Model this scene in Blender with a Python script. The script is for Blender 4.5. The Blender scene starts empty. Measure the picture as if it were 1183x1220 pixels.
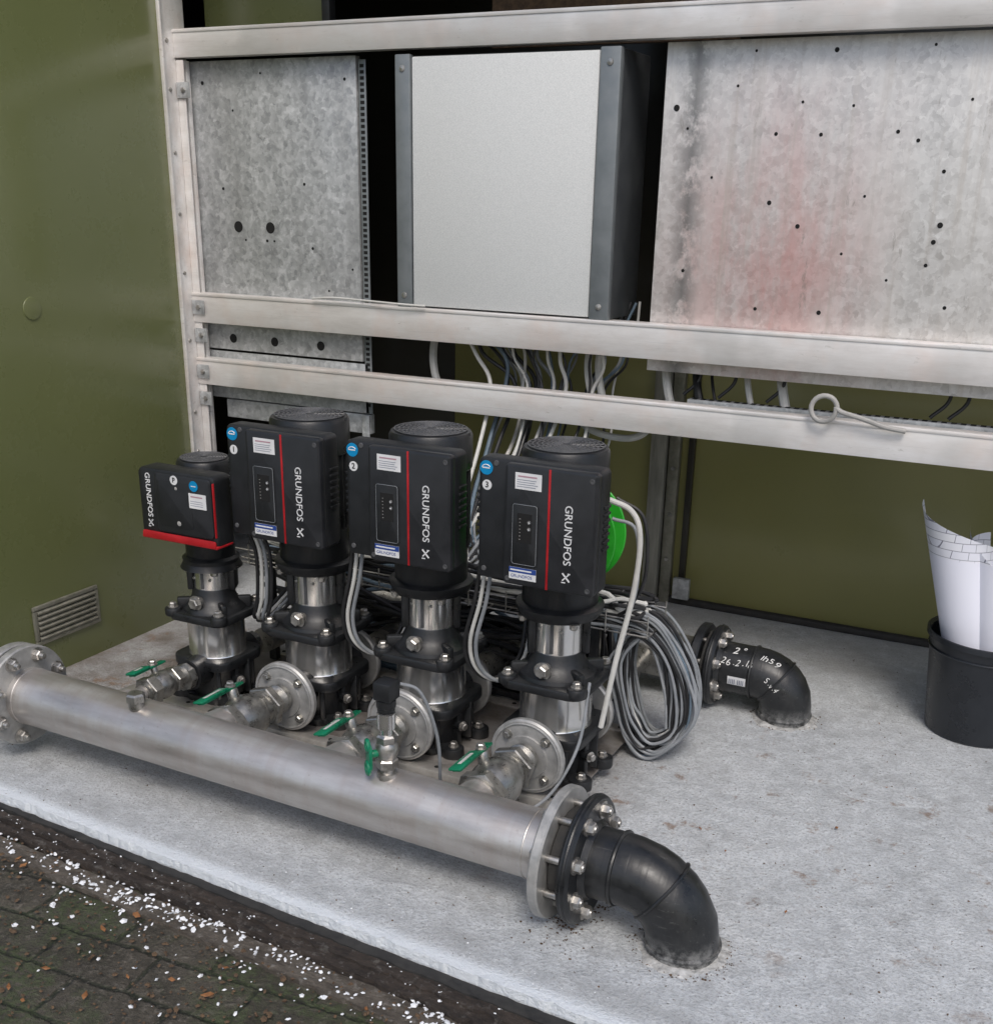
import bpy, bmesh, math, random
from mathutils import Vector, Matrix, Quaternion
random.seed(7)
rad=math.radians
scene=bpy.context.scene
coll=scene.collection
# ------------------------------------------------------------ materials
def newmat(name):
    m=bpy.data.materials.new(name);m.use_nodes=True
    nt=m.node_tree;b=nt.nodes["Principled BSDF"];return m,nt,b
def N(nt,t,**kw):
    n=nt.nodes.new(t)
    for k,v in kw.items(): setattr(n,k,v)
    return n
def ramp(nt,fac,stops):
    r=nt.nodes.new("ShaderNodeValToRGB");e=r.color_ramp.elements
    while len(e)<len(stops): e.new(0.5)
    for i,(p,c) in enumerate(stops):
        e[i].position=p;e[i].color=(c[0],c[1],c[2],1) if hasattr(c,'__len__') else (c,c,c,1)
    nt.links.new(fac,r.inputs[0]);return r.outputs[0]
def mixc(nt,fac,a,b,mode='MIX'):
    m=nt.nodes.new("ShaderNodeMix");m.data_type='RGBA';m.blend_type=mode
    for s,v in ((0,fac),(6,a),(7,b)):
        if isinstance(v,(int,float)): m.inputs[s].default_value=v
        elif isinstance(v,(tuple,list)): m.inputs[s].default_value=(v[0],v[1],v[2],1)
        else: nt.links.new(v,m.inputs[s])
    return m.outputs[2]
def coords(nt,scale=(1,1,1),rot=(0,0,0)):
    tc=nt.nodes.new("ShaderNodeTexCoord");mp=nt.nodes.new("ShaderNodeMapping")
    mp.inputs['Scale'].default_value=scale;mp.inputs['Rotation'].default_value=rot
    nt.links.new(tc.outputs['Object'],mp.inputs[0]);return mp.outputs[0]
def noise(nt,vec,scale,detail=4,rough=.55,out=0):
    n=N(nt,"ShaderNodeTexNoise");n.inputs['Scale'].default_value=scale;n.inputs['Detail'].default_value=detail
    n.inputs['Roughness'].default_value=rough;nt.links.new(vec,n.inputs['Vector']);return n.outputs[out]
def bump(nt,b,h,strength=.2,dist=.002):
    n=nt.nodes.new("ShaderNodeBump");n.inputs['Strength'].default_value=strength;n.inputs['Distance'].default_value=dist
    nt.links.new(h,n.inputs['Height']);nt.links.new(n.outputs[0],b.inputs['Normal']);return n.outputs[0]
def mathn(nt,op,a,b=None):
    m=nt.nodes.new("ShaderNodeMath");m.operation=op
    for i,v in enumerate((a,b)):
        if v is None: continue
        if isinstance(v,(int,float)): m.inputs[i].default_value=v
        else: nt.links.new(v,m.inputs[i])
    return m.outputs[0]
def simple(name,c1,c2,rough=.5,metal=0,scale=30,bstr=.15,bscale=200,bdist=.001,spec=.5,rv=.12,stretch=(1,1,1)):
    m,nt,b=newmat(name);v=coords(nt,stretch)
    n=noise(nt,v,scale,5,.65)
    nt.links.new(ramp(nt,n,[(.3,c1),(.7,c2)]),b.inputs['Base Color'])
    b.inputs['Metallic'].default_value=metal;b.inputs['Specular IOR Level'].default_value=spec
    nt.links.new(ramp(nt,n,[(.3,max(.03,rough-rv)),(.7,min(1,rough+rv))]),b.inputs['Roughness'])
    if bstr: bump(nt,b,noise(nt,v,bscale,3),bstr,bdist)
    return m
M={}
M['black_cast']=simple("black_cast",(.007,.008,.009),(.020,.021,.023),.36,0,25,.35,350,.001)
M['black_plastic']=simple("black_plastic",(.009,.010,.011),(.016,.017,.019),.42,0,12,.18,700,.0005)
M['dark_plastic']=simple("dark_plastic",(.012,.013,.015),(.021,.022,.025),.38,0,12,.1,600,.0005)
M['grille']=simple("grille",(.05,.051,.053),(.10,.101,.105),.45,0,30,.1,300,.0005)
M['stainless']=simple("stainless",(.72,.71,.69),(.82,.81,.79),.20,.93,5,.02,200,.0003,rv=.04,stretch=(1,1,6))
M['bolt']=simple("bolt_steel",(.30,.29,.27),(.60,.58,.55),.38,.9,60,.2,400,.0008)
M['fitting']=simple("fitting_steel",(.20,.195,.18),(.46,.45,.42),.33,.85,45,.3,260,.001)
M['flange']=simple("flange_grey",(.30,.30,.29),(.48,.475,.46),.45,.45,35,.3,180,.001)
M['green']=simple("green_handle",(.0,.12,.055),(.005,.20,.10),.35,0,30,.05)
M['brightgreen']=simple("bright_green",(.02,.28,.02),(.04,.46,.04),.4,0,8,.05)
M['red']=simple("red_plastic",(.30,.008,.012),(.46,.013,.018),.4,0,20,.05)
M['white']=simple("label_white",(.62,.63,.64),(.76,.76,.76),.45,0,20,0)
M['blue']=simple("blue_sticker",(.0,.19,.42),(.0,.25,.52),.4,0,20,0)
M['navy']=simple("navy_print",(.02,.05,.22),(.03,.08,.30),.4,0,20,0)
M['ink']=simple("ink",(.16,.18,.24),(.26,.28,.34),.6,0,20,0)
M['redink']=simple("faded_red_ink",(.38,.22,.26),(.42,.26,.30),.6,0,20,0)
M['black_hole']=simple("hole_black",(.004,.004,.004),(.008,.008,.008),.9,0,20,0)
M['cable_grey']=simple("cable_grey",(.18,.195,.21),(.29,.305,.32),.45,0,20,0)
M['cable_light']=simple("cable_light",(.46,.46,.43),(.62,.61,.58),.45,0,20,0)
M['cable_black']=simple("cable_black",(.010,.010,.011),(.025,.025,.027),.45,0,20,0)
M['cable_blue']=simple("cable_bluegrey",(.08,.12,.16),(.15,.20,.25),.45,0,20,0)
M['conduit']=simple("conduit_grey",(.28,.275,.26),(.40,.39,.37),.5,0,20,.4,500)
M['boxgrey']=simple("cabinet_grey",(.17,.19,.20),(.22,.24,.25),.4,.2,20,.05)
M['boxside']=simple("cabinet_side",(.05,.055,.06),(.08,.085,.09),.4,.2,15,.05)
M['chalk']=simple("chalk",(.6,.6,.58),(.8,.8,.78),.8,0,80,0)
M['bucket']=simple("bucket_black",(.008,.010,.013),(.020,.023,.028),.30,0,8,.1,60)
M['mortar']=simple("mortar",(.22,.22,.21),(.56,.56,.55),.9,0,60,.9,120,.005)
M['rubber']=simple("rubber",(.012,.012,.012),(.04,.038,.035),.8,0,40,.4,150)
M['skid']=simple("skid_steel",(.12,.10,.085),(.40,.38,.36),.42,.5,11,.2,90,.001)
M['beam']=simple("beam_steel",(.34,.32,.29),(.62,.60,.57),.38,.6,13,.2,90,.001)
M['dirt']=simple("dirt",(.05,.03,.018),(.14,.09,.05),.95,0,60,.6,200,.003)
M['leaf']=simple("dead_leaf",(.16,.06,.02),(.30,.14,.05),.7,0,60,.3,200,.001)
M['grate']=simple("vent_grey",(.18,.18,.14),(.31,.30,.25),.45,.5,40,.2,200)
M['postgrey']=simple("post_grey",(.22,.22,.19),(.36,.35,.31),.45,.4,20,.1,200,stretch=(3,3,.4))
M['salt']=simple("hailstone",(.62,.64,.66),(.86,.87,.88),.5,0,60,.1,300)
def m_pe():
    m,nt,b=newmat("pe_black");v=coords(nt)
    n=noise(nt,v,14,6,.75)
    c=ramp(nt,n,[(.3,(.008,.009,.010)),(.6,(.022,.023,.024)),(.8,(.05,.05,.05))])
    s=noise(nt,coords(nt,(3,30,30)),5,4,.8)
    c=mixc(nt,ramp(nt,s,[(.60,0.0),(.68,.35)]),c,(.12,.12,.115))
    sx=N(nt,"ShaderNodeSeparateXYZ");nt.links.new(v,sx.inputs[0])
    f=mathn(nt,'MULTIPLY',ramp(nt,sx.outputs[2],[(.0,1.0),(.05,0.0)]),ramp(nt,noise(nt,v,30,5,.8),[(.42,0.0),(.62,.8)]))
    c=mixc(nt,f,c,(.36,.36,.35))
    nt.links.new(c,b.inputs['Base Color']);nt.links.new(ramp(nt,n,[(.3,.24),(.7,.48)]),b.inputs['Roughness'])
    bump(nt,b,mathn(nt,'ADD',noise(nt,v,45,4),noise(nt,coords(nt,(60,1,1)),2,2)),.22,.002);return m
M['pe']=m_pe()
def m_pipe():
    m,nt,b=newmat("pipe_stainless");v=coords(nt,(1.2,6,6))
    n=noise(nt,v,4,6,.6);n2=noise(nt,coords(nt,(10,1,1)),3,4,.6)
    c=ramp(nt,n,[(.28,(.42,.39,.36)),(.5,(.54,.515,.49)),(.72,(.66,.645,.62))])
    c2=mixc(nt,ramp(nt,n2,[(.45,0.0),(.62,.3)]),c,(.46,.39,.35))
    n3=noise(nt,coords(nt,(14,14,14)),7,5,.7)
    c3=mixc(nt,ramp(nt,n3,[(.60,0.0),(.74,.45)]),c2,(.28,.22,.18))
    nt.links.new(c3,b.inputs['Base Color']);b.inputs['Metallic'].default_value=.75
    nt.links.new(ramp(nt,n,[(.3,.34),(.7,.48)]),b.inputs['Roughness'])
    bump(nt,b,noise(nt,coords(nt,(1,1,1)),160,3),.10,.001);return m
M['pipe']=m_pipe()
def m_alu():
    m,nt,b=newmat("aluminium_rail");v=coords(nt,(.7,4,3))
    n=noise(nt,v,4,7,.7)
    c=ramp(nt,n,[(.3,(.60,.57,.54)),(.5,(.76,.735,.71)),(.68,(.86,.85,.84))])
    n2=noise(nt,coords(nt,(1,1,1)),3.2,4,.7)
    c=mixc(nt,ramp(nt,n2,[(.50,0.0),(.68,.55)]),c,(.72,.59,.52))
    n4=noise(nt,coords(nt,(.4,8,40)),8,3,.6)
    c=mixc(nt,ramp(nt,n4,[(.60,0.0),(.74,.4)]),c,(.42,.42,.41))
    n5=noise(nt,coords(nt,(3,3,9)),5,5,.75)
    c=mixc(nt,ramp(nt,n5,[(.62,0.0),(.68,.45)]),c,(.40,.37,.33))
    n6=noise(nt,coords(nt,(1.3,1,1)),1.6,4,.6)
    c=mixc(nt,ramp(nt,n6,[(.52,0.0),(.58,.35)]),c,(.48,.48,.46))
    nt.links.new(c,b.inputs['Base Color']);b.inputs['Metallic'].default_value=.3
    nt.links.new(ramp(nt,n2,[(.3,.36),(.7,.55)]),b.inputs['Roughness'])
    bump(nt,b,n4,.08,.001);return m
M['alu']=m_alu()
def m_galv(name,pink):
    m,nt,b=newmat(name);v0=coords(nt)
    nd=noise(nt,v0,60,2,.6,1);vm=N(nt,"ShaderNodeVectorMath",operation='MULTIPLY_ADD')
    nt.links.new(nd,vm.inputs[0]);vm.inputs[1].default_value=(.02,.02,.02);nt.links.new(v0,vm.inputs[2]);v=vm.outputs[0]
    vo=N(nt,"ShaderNodeTexVoronoi");vo.inputs['Scale'].default_value=100;nt.links.new(v,vo.inputs['Vector'])
    vo2=N(nt,"ShaderNodeTexVoronoi");vo2.inputs['Scale'].default_value=55;nt.links.new(v,vo2.inputs['Vector'])
    sp=mathn(nt,'ADD',mathn(nt,'MULTIPLY',vo.outputs['Color'],.5),mathn(nt,'MULTIPLY',vo2.outputs['Color'],.5))
    n=noise(nt,v0,30,6,.75)
    mix=mathn(nt,'ADD',mathn(nt,'MULTIPLY',sp,.6),mathn(nt,'MULTIPLY',n,.45))
    if pink: c=ramp(nt,mix,[(.25,(.48,.465,.44)),(.5,(.64,.625,.60)),(.8,(.80,.79,.765))])
    else: c=ramp(nt,mix,[(.25,(.26,.27,.275)),(.5,(.42,.435,.44)),(.8,(.62,.635,.64))])
    nb=noise(nt,coords(nt,(6,1,.8)),1.7,5,.65)
    c=mixc(nt,ramp(nt,nb,[(.45,0.0),(.68,.5)]),c,(.80,.78,.74) if pink else (.24,.245,.24))
    if pink:
        sx=N(nt,"ShaderNodeSeparateXYZ");nt.links.new(v0,sx.inputs[0])
        X=sx.outputs[0];Z=sx.outputs[2]
        g=mathn(nt,'SUBTRACT',1.0,mathn(nt,'ABSOLUTE',mathn(nt,'MULTIPLY',mathn(nt,'SUBTRACT',X,.22),3.2)))
        gz=mathn(nt,'SUBTRACT',1.0,mathn(nt,'ABSOLUTE',mathn(nt,'MULTIPLY',mathn(nt,'SUBTRACT',Z,1.10),2.2)))
        pk=mathn(nt,'MULTIPLY',mathn(nt,'MAXIMUM',g,0.0),mathn(nt,'MAXIMUM',gz,0.0))
        nn=noise(nt,coords(nt,(5,1,1.6)),2.4,5,.7)
        pk=mathn(nt,'MULTIPLY',pk,ramp(nt,nn,[(.32,.25),(.6,1.0)]))
        c=mixc(nt,mathn(nt,'MULTIPLY',pk,.9),c,(.70,.36,.33))
        n5=noise(nt,coords(nt,(22,1,.7)),1.4,4,.7)
        c=mixc(nt,ramp(nt,n5,[(.54,0.0),(.68,.4)]),c,(.52,.47,.41))
        e=ramp(nt,mathn(nt,'ABSOLUTE',mathn(nt,'SUBTRACT',X,.02)),[(0.0,1.0),(.045,0.0)])
        c=mixc(nt,mathn(nt,'MULTIPLY',e,ramp(nt,noise(nt,coords(nt,(8,1,6)),3,6,.7),[(.40,0.0),(.52,.8)])),c,(.17,.17,.165))
        n6=noise(nt,coords(nt,(4,1,1)),6,6,.8)
        c=mixc(nt,ramp(nt,n6,[(.62,0.0),(.69,.5)]),c,(.28,.25,.21))
    nt.links.new(c,b.inputs['Base Color']);b.inputs['Metallic'].default_value=.3
    nt.links.new(ramp(nt,mix,[(.3,.34),(.7,.50)]),b.inputs['Roughness'])
    bump(nt,b,mix,.12,.001);return m
M['galv']=m_galv("galvanised_dark",False);M['galvpink']=m_galv("galvanised_stained",True)
def m_green(name,a,bcol,rough,scr=(.26,.27,.16)):
    m,nt,b=newmat(name);v=coords(nt)
    n=noise(nt,coords(nt,(1,1,.6)),1.3,3,.5)
    c=ramp(nt,n,[(.3,a),(.7,bcol)])
    n2=noise(nt,v,34,7,.75)
    c=mixc(nt,ramp(nt,n2,[(.66,0.0),(.76,.4)]),c,scr)
    n3=noise(nt,v,220,2)
    c=mixc(nt,ramp(nt,n3,[(.70,0.0),(.74,.35)]),c,(.04,.04,.02))
    nt.links.new(c,b.inputs['Base Color'])
    nt.links.new(ramp(nt,noise(nt,v,5,6,.7),[(.3,rough-.08),(.7,rough+.12)]),b.inputs['Roughness'])
    bump(nt,b,noise(nt,v,2.2,2),.6,.008);b.inputs['Coat Weight'].default_value=.35;b.inputs['Coat Roughness'].default_value=.15
    return m
M['wall']=m_green("olive_enamel",(.130,.148,.056),(.165,.180,.074),.26)
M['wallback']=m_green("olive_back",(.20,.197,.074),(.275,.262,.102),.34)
M['wallshade']=m_green("olive_shaded",(.012,.012,.008),(.025,.022,.014),.5,(.05,.05,.03))  # near-black version of the olive, compartment shade put into the colour
def m_concrete():
    m,nt,b=newmat("concrete");v=coords(nt)
    n=noise(nt,v,3.0,8,.72);n1=noise(nt,v,22,6,.78);n2=noise(nt,v,140,4,.75)
    c=ramp(nt,n,[(.28,(.40,.42,.435)),(.5,(.52,.542,.557)),(.72,(.62,.642,.657))])
    n0=noise(nt,v,7,5,.65)
    c=mixc(nt,ramp(nt,n0,[(.50,0.0),(.62,.45)]),c,(.36,.37,.375))
    c=mixc(nt,ramp(nt,n1,[(.44,0.0),(.60,.6)]),c,(.72,.75,.77))
    c=mixc(nt,ramp(nt,n2,[(.48,0.0),(.64,.55)]),c,(.25,.255,.255))
    vo=N(nt,"ShaderNodeTexVoronoi");vo.inputs['Scale'].default_value=95;nt.links.new(v,vo.inputs['Vector'])
    sp=ramp(nt,vo.outputs['Distance'],[(.10,1.0),(.22,0.0)])
    c=mixc(nt,mathn(nt,'MULTIPLY',sp,ramp(nt,n1,[(.46,0.0),(.58,.8)])),c,(.12,.11,.095))
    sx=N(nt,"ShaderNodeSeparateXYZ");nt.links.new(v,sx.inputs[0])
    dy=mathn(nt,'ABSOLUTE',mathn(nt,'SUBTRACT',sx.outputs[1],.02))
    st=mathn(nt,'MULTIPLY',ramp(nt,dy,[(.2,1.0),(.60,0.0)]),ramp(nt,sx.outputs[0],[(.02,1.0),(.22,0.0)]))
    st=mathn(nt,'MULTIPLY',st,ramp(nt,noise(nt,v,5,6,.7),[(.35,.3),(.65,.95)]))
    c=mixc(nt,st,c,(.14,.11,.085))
    rs=mathn(nt,'MULTIPLY',ramp(nt,noise(nt,v,9,6,.75),[(.58,0.0),(.66,.75)]),ramp(nt,dy,[(.25,1.0),(.6,0.0)]))
    c=mixc(nt,rs,c,(.22,.135,.08))
    ed=mathn(nt,'ADD',mathn(nt,'ADD',sx.outputs[1],mathn(nt,'MULTIPLY',sx.outputs[0],.048)),.70)
    er=ramp(nt,mathn(nt,'ADD',ed,mathn(nt,'MULTIPLY',mathn(nt,'SUBTRACT',n1,.5),.06)),[(.018,1.0),(.042,0.0)])
    c=mixc(nt,mathn(nt,'MULTIPLY',er,.8),c,(.80,.85,.89))
    e2=ramp(nt,mathn(nt,'ABSOLUTE',mathn(nt,'SUBTRACT',ed,.075)),[(.0,.6),(.06,0.0)])
    c=mixc(nt,mathn(nt,'MULTIPLY',e2,ramp(nt,n,[(.4,.2),(.6,1.0)])),c,(.30,.305,.305))
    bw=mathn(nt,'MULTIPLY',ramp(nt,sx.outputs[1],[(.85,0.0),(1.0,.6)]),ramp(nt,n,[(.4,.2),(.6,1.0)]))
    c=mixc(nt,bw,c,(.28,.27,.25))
    nt.links.new(c,b.inputs['Base Color']);b.inputs['Roughness'].default_value=.82
    h=mathn(nt,'ADD',mathn(nt,'MULTIPLY',n2,.7),mathn(nt,'MULTIPLY',n1,1.3))
    bump(nt,b,h,1.0,.007);return m
M['concrete']=m_concrete()
def m_pavers():
    m,nt,b=newmat("old_pavers");v=coords(nt,(1,1,1),(0,0,rad(-4)))
    br=N(nt,"ShaderNodeTexBrick");br.inputs['Scale'].default_value=1.0
    br.inputs['Brick Width'].default_value=.21;br.inputs['Row Height'].default_value=.105;br.inputs['Mortar Size'].default_value=.007
    br.inputs['Mortar Smooth'].default_value=.8
    br.inputs['Color1'].default_value=(.075,.064,.048,1);br.inputs['Color2'].default_value=(.12,.105,.08,1);br.inputs['Mortar'].default_value=(.020,.026,.010,1)
    nd=noise(nt,v,16,5,.75,1);vm=N(nt,"ShaderNodeVectorMath",operation='MULTIPLY_ADD')
    nt.links.new(nd,vm.inputs[0]);vm.inputs[1].default_value=(.028,.028,0);nt.links.new(v,vm.inputs[2]);nt.links.new(vm.outputs[0],br.inputs['Vector'])
    n=noise(nt,v,9,7,.8)
    c=mixc(nt,ramp(nt,n,[(.40,0.0),(.60,.8)]),br.outputs['Color'],(.030,.027,.018))
    n1=noise(nt,v,75,5,.75)
    c=mixc(nt,ramp(nt,n1,[(.52,0.0),(.68,.7)]),c,(.20,.18,.15))
    n2=noise(nt,v,4,5,.7)
    c=mixc(nt,mathn(nt,'MULTIPLY',ramp(nt,n2,[(.48,0.0),(.58,1.0)]),ramp(nt,n1,[(.4,0.0),(.55,.7)])),c,(.05,.075,.02))
    nt.links.new(c,b.inputs['Base Color']);nt.links.new(ramp(nt,n,[(.3,.5),(.7,.9)]),b.inputs['Roughness'])
    h=mathn(nt,'ADD',mathn(nt,'MULTIPLY',br.outputs['Fac'],-.5),mathn(nt,'ADD',n,mathn(nt,'MULTIPLY',n1,.8)))
    bump(nt,b,h,1.0,.015);return m
M['pavers']=m_pavers()
def m_kerb(name,a,c2,bd):
    m,nt,b=newmat(name);v=coords(nt,(1,3,3),(0,0,rad(3)));v2=coords(nt)
    n=noise(nt,v,16,8,.8);c=ramp(nt,n,[(.35,a),(.68,c2)])
    n1=noise(nt,v2,60,5,.7);c=mixc(nt,ramp(nt,n1,[(.55,0.0),(.68,.7)]),c,bd)
    nt.links.new(c,b.inputs['Base Color']);b.inputs['Roughness'].default_value=.85
    bump(nt,b,mathn(nt,'ADD',n,n1),1.0,.010);return m
M['timber']=m_kerb("wet_timber",(.016,.012,.010),(.075,.056,.043),(.16,.15,.135))
M['kerb']=m_kerb("kerb_concrete",(.05,.040,.030),(.18,.155,.125),(.30,.28,.25))
def m_boxwhite():
    m,nt,b=newmat("cabinet_light");v=coords(nt)
    n=noise(nt,v,420,3,.8);n2=noise(nt,v,2,3)
    c=ramp(nt,n,[(.35,(.57,.59,.59)),(.65,(.75,.765,.76))])
    c=mixc(nt,mathn(nt,'MULTIPLY',n2,.25),c,(.55,.55,.51))
    nt.links.new(c,b.inputs['Base Color']);b.inputs['Roughness'].default_value=.5
    bump(nt,b,n,.25,.0008);return m
M['boxwhite']=m_boxwhite()
def m_paper():
    m,nt,b=newmat("drawing_paper");v=coords(nt,(1,1,1))
    br=N(nt,"ShaderNodeTexBrick");br.inputs['Scale'].default_value=1
    br.inputs['Brick Width'].default_value=.040;br.inputs['Row Height'].default_value=.020;br.inputs['Mortar Size'].default_value=.0008
    br.inputs['Color1'].default_value=(.78,.79,.82,1);br.inputs['Color2'].default_value=(.72,.73,.80,1);br.inputs['Mortar'].default_value=(.15,.15,.2,1)
    sx=N(nt,"ShaderNodeSeparateXYZ");nt.links.new(v,sx.inputs[0]);cb=N(nt,"ShaderNodeCombineXYZ")
    nt.links.new(mathn(nt,'ADD',sx.outputs[0],sx.outputs[1]),cb.inputs[0]);nt.links.new(sx.outputs[2],cb.inputs[1])
    nt.links.new(cb.outputs[0],br.inputs['Vector'])
    f=ramp(nt,sx.outputs[2],[(.455,0.0),(.46,1.0)])
    c=mixc(nt,mathn(nt,'MULTIPLY',f,.9),(.76,.77,.85),br.outputs['Color'])
    nt.links.new(c,b.inputs['Base Color']);b.inputs['Roughness'].default_value=.6;return m
M['paper']=m_paper()
# ------------------------------------------------------------ mesh builder
class MB:
    def __init__(s): s.v=[];s.f=[];s.m=[];s.mats=[]
    def mi(s,k):
        if k not in s.mats: s.mats.append(k)
        return s.mats.index(k)
    def add(s,vs,fs,k):
        o=len(s.v);i=s.mi(k);s.v+= [tuple(x) for x in vs]
        for f in fs: s.f.append([a+o for a in f]);s.m.append(i)
        return s
    def box(s,x0,x1,y0,y1,z0,z1,k,bev=.002,seg=2,M4=None):
        bm=bmesh.new();bmesh.ops.create_cube(bm,size=1)
        for v in bm.verts: v.co=Vector(((x0+x1)/2+v.co.x*(x1-x0),(y0+y1)/2+v.co.y*(y1-y0),(z0+z1)/2+v.co.z*(z1-z0)))
        bev=min(bev,.45*min(abs(x1-x0),abs(y1-y0),abs(z1-z0)))
        if bev>0: bmesh.ops.bevel(bm,geom=bm.edges[:],offset=bev,segments=seg,affect='EDGES',profile=.5)
        bm.verts.index_update()
        vs=[(M4@v.co if M4 else v.co) for v in bm.verts];fs=[[v.index for v in f.verts] for f in bm.faces];bm.free()
        return s.add(vs,fs,k)
    def frame(s,d):
        d=Vector(d).normalized();u=d.cross(Vector((0,0,1)))
        if u.length<.1: u=Vector((1,0,0))
        u.normalize();w=d.cross(u);return d,u,w
    def lathe(s,o,d,prof,k,n=40,phase=0):
        o=Vector(o);d,u,w=s.frame(d);vs=[];fs=[]
        for t,r in prof:
            for i in range(n):
                a=2*math.pi*i/n+phase;vs.append(o+d*t+(u*math.cos(a)+w*math.sin(a))*r)
        for j in range(len(prof)-1):
            for i in range(n):
                a=j*n+i;b=j*n+(i+1)%n;fs.append([a,b,b+n,a+n])
        if prof[0][1]>1e-5: fs.append(list(range(n))[::-1])
        if prof[-1][1]>1e-5: fs.append([(len(prof)-1)*n+i for i in range(n)])
        return s.add(vs,fs,k)
    def cyl(s,p0,p1,r,k,n=32,bev=.002,r2=None):
        p0=Vector(p0);p1=Vector(p1);L=(p1-p0).length;r2=r if r2 is None else r2;b=min(bev,L*.4,r*.4)
        pr=[(0,r-b),(b*.3,r-b*.3),(b,r),(L-b,r2),(L-b*.3,r2-b*.3),(L,r2-b)] if b>0 else [(0,r),(L,r2)]
        return s.lathe(p0,p1-p0,pr,k,n)
    def ring(s,p0,p1,r,ri,k,n=48,bev=.003):
        p0=Vector(p0);p1=Vector(p1);L=(p1-p0).length;b=bev
        pr=[(0,ri),(0,r-b),(b,r),(L-b,r),(L,r-b),(L,ri)]
        o=Vector(p0);d,u,w=s.frame(p1-p0);vs=[];fs=[];m=len(pr)
        for t,rr in pr:
            for i in range(n):
                a=2*math.pi*i/n;vs.append(o+d*t+(u*math.cos(a)+w*math.sin(a))*rr)
        for j in range(m):
            j2=(j+1)%m
            for i in range(n): fs.append([j*n+i,j*n+(i+1)%n,j2*n+(i+1)%n,j2*n+i])
        return s.add(vs,fs,k)
    def hexb(s,p0,d,r,h,k,washer=True):
        p0=Vector(p0);d=Vector(d).normalized()
        if washer: s.lathe(p0,d,[(0,r*1.35),(h*.18,r*1.35)],k,16);p0=p0+d*h*.18
        return s.lathe(p0,d,[(0,r),(h*.75,r),(h*.95,r*.8)],k,6,random.random())
    def tube(s,pts,r,k,n=10,closed=False,caps=True):
        pts=[Vector(p) for p in pts];m=len(pts);T=[]
        for i in range(m):
            if closed: t=pts[(i+1)%m]-pts[i-1]
            else: t=pts[min(i+1,m-1)]-pts[max(i-1,0)]
            T.append(t.normalized())
        u=T[0].orthogonal().normalized();vs=[];fs=[]
        for i in range(m):
            if i: 
                q=T[i-1].rotation_difference(T[i]);u=q@u;u=(u-T[i]*u.dot(T[i])).normalized()
            w=T[i].cross(u);rr=r[i] if hasattr(r,'__len__') else r
            for j in range(n):
                a=2*math.pi*j/n;vs.append(pts[i]+(u*math.cos(a)+w*math.sin(a))*rr)
        for i in range(m if closed else m-1):
            i2=(i+1)%m
            for j in range(n): fs.append([i*n+j,i*n+(j+1)%n,i2*n+(j+1)%n,i2*n+j])
        if not closed and caps: fs.append(list(range(n))[::-1]);fs.append([(m-1)*n+j for j in range(n)])
        return s.add(vs,fs,k)
    def torus(s,c,d,R,r,k,n=48,n2=8):
        c=Vector(c);d,u,w=s.frame(d)
        return s.tube([c+(u*math.cos(a)+w*math.sin(a))*R for a in [2*math.pi*i/n for i in range(n)]],r,k,n2,closed=True)
    def prism(s,out,z0,z1,k,bev=.003,M4=None):
        bm=bmesh.new();vs=[bm.verts.new((x,y,z0)) for x,y in out];f=bm.faces.new(vs)
        r=bmesh.ops.extrude_face_region(bm,geom=[f]);nv=[e for e in r['geom'] if isinstance(e,bmesh.types.BMVert)]
        for v in nv: v.co.z=z1
        bmesh.ops.recalc_face_normals(bm,faces=bm.faces[:])
        if bev:
            ed=[e for e in bm.edges if abs(e.verts[0].co.z-e.verts[1].co.z)<1e-6]
            bmesh.ops.bevel(bm,geom=ed,offset=bev,segments=2,affect='EDGES',profile=.5)
        bm.verts.index_update()
        vv=[(M4@v.co if M4 else v.co.copy()) for v in bm.verts];fs=[[v.index for v in f.verts] for f in bm.faces];bm.free()
        return s.add(vv,fs,k)
    def text(s,body,size,k,M4,depth=.0004,offset=0,fn=None,align='CENTER',shear=0):
        cu=bpy.data.curves.new("t",'FONT');cu.body=body;cu.size=size;cu.extrude=depth;cu.offset=offset
        cu.align_x=align;cu.align_y='CENTER';cu.shear=shear
        ob=bpy.data.objects.new("t",cu);coll.objects.link(ob)
        dg=bpy.context.evaluated_depsgraph_get();dg.update();me=bpy.data.meshes.new_from_object(ob.evaluated_get(dg))
        if fn:
            bm=bmesh.new();bm.from_mesh(me);bmesh.ops.subdivide_edges(bm,edges=[e for e in bm.edges if e.calc_length()>.01],cuts=2)
            bm.to_mesh(me);bm.free()
        vs=[(fn(v.co) if fn else M4@v.co) for v in me.vertices];fs=[list(p.vertices) for p in me.polygons]
        s.add(vs,fs,k);bpy.data.objects.remove(ob);bpy.data.meshes.remove(me);bpy.data.curves.remove(cu);return s
    def obj(s,name,parent=None,loc=(0,0,0),smooth=True,**props):
        me=bpy.data.meshes.new(name);me.from_pydata(s.v,[],s.f)
        for k in s.mats: me.materials.append(M[k])
        for p,i in zip(me.polygons,s.m): p.material_index=i
        bm=bmesh.new();bm.from_mesh(me);bmesh.ops.recalc_face_normals(bm,faces=bm.faces[:])
        for f in bm.faces: f.smooth=smooth
        for e in bm.edges:
            if len(e.link_faces)==2 and e.calc_face_angle(0)>rad(32): e.smooth=False
        bm.to_mesh(me);bm.free()
        ob=bpy.data.objects.new(name,me);coll.objects.link(ob);ob.location=loc
        if parent: ob.parent=parent
        for a,b in props.items(): ob[a]=b
        return ob
def empty(name,loc,label,cat,group=None):
    e=bpy.data.objects.new(name,None);coll.objects.link(e);e.location=loc;e.empty_display_size=.05
    e["label"]=label;e["category"]=cat
    if group:e["group"]=group
    return e
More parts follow.
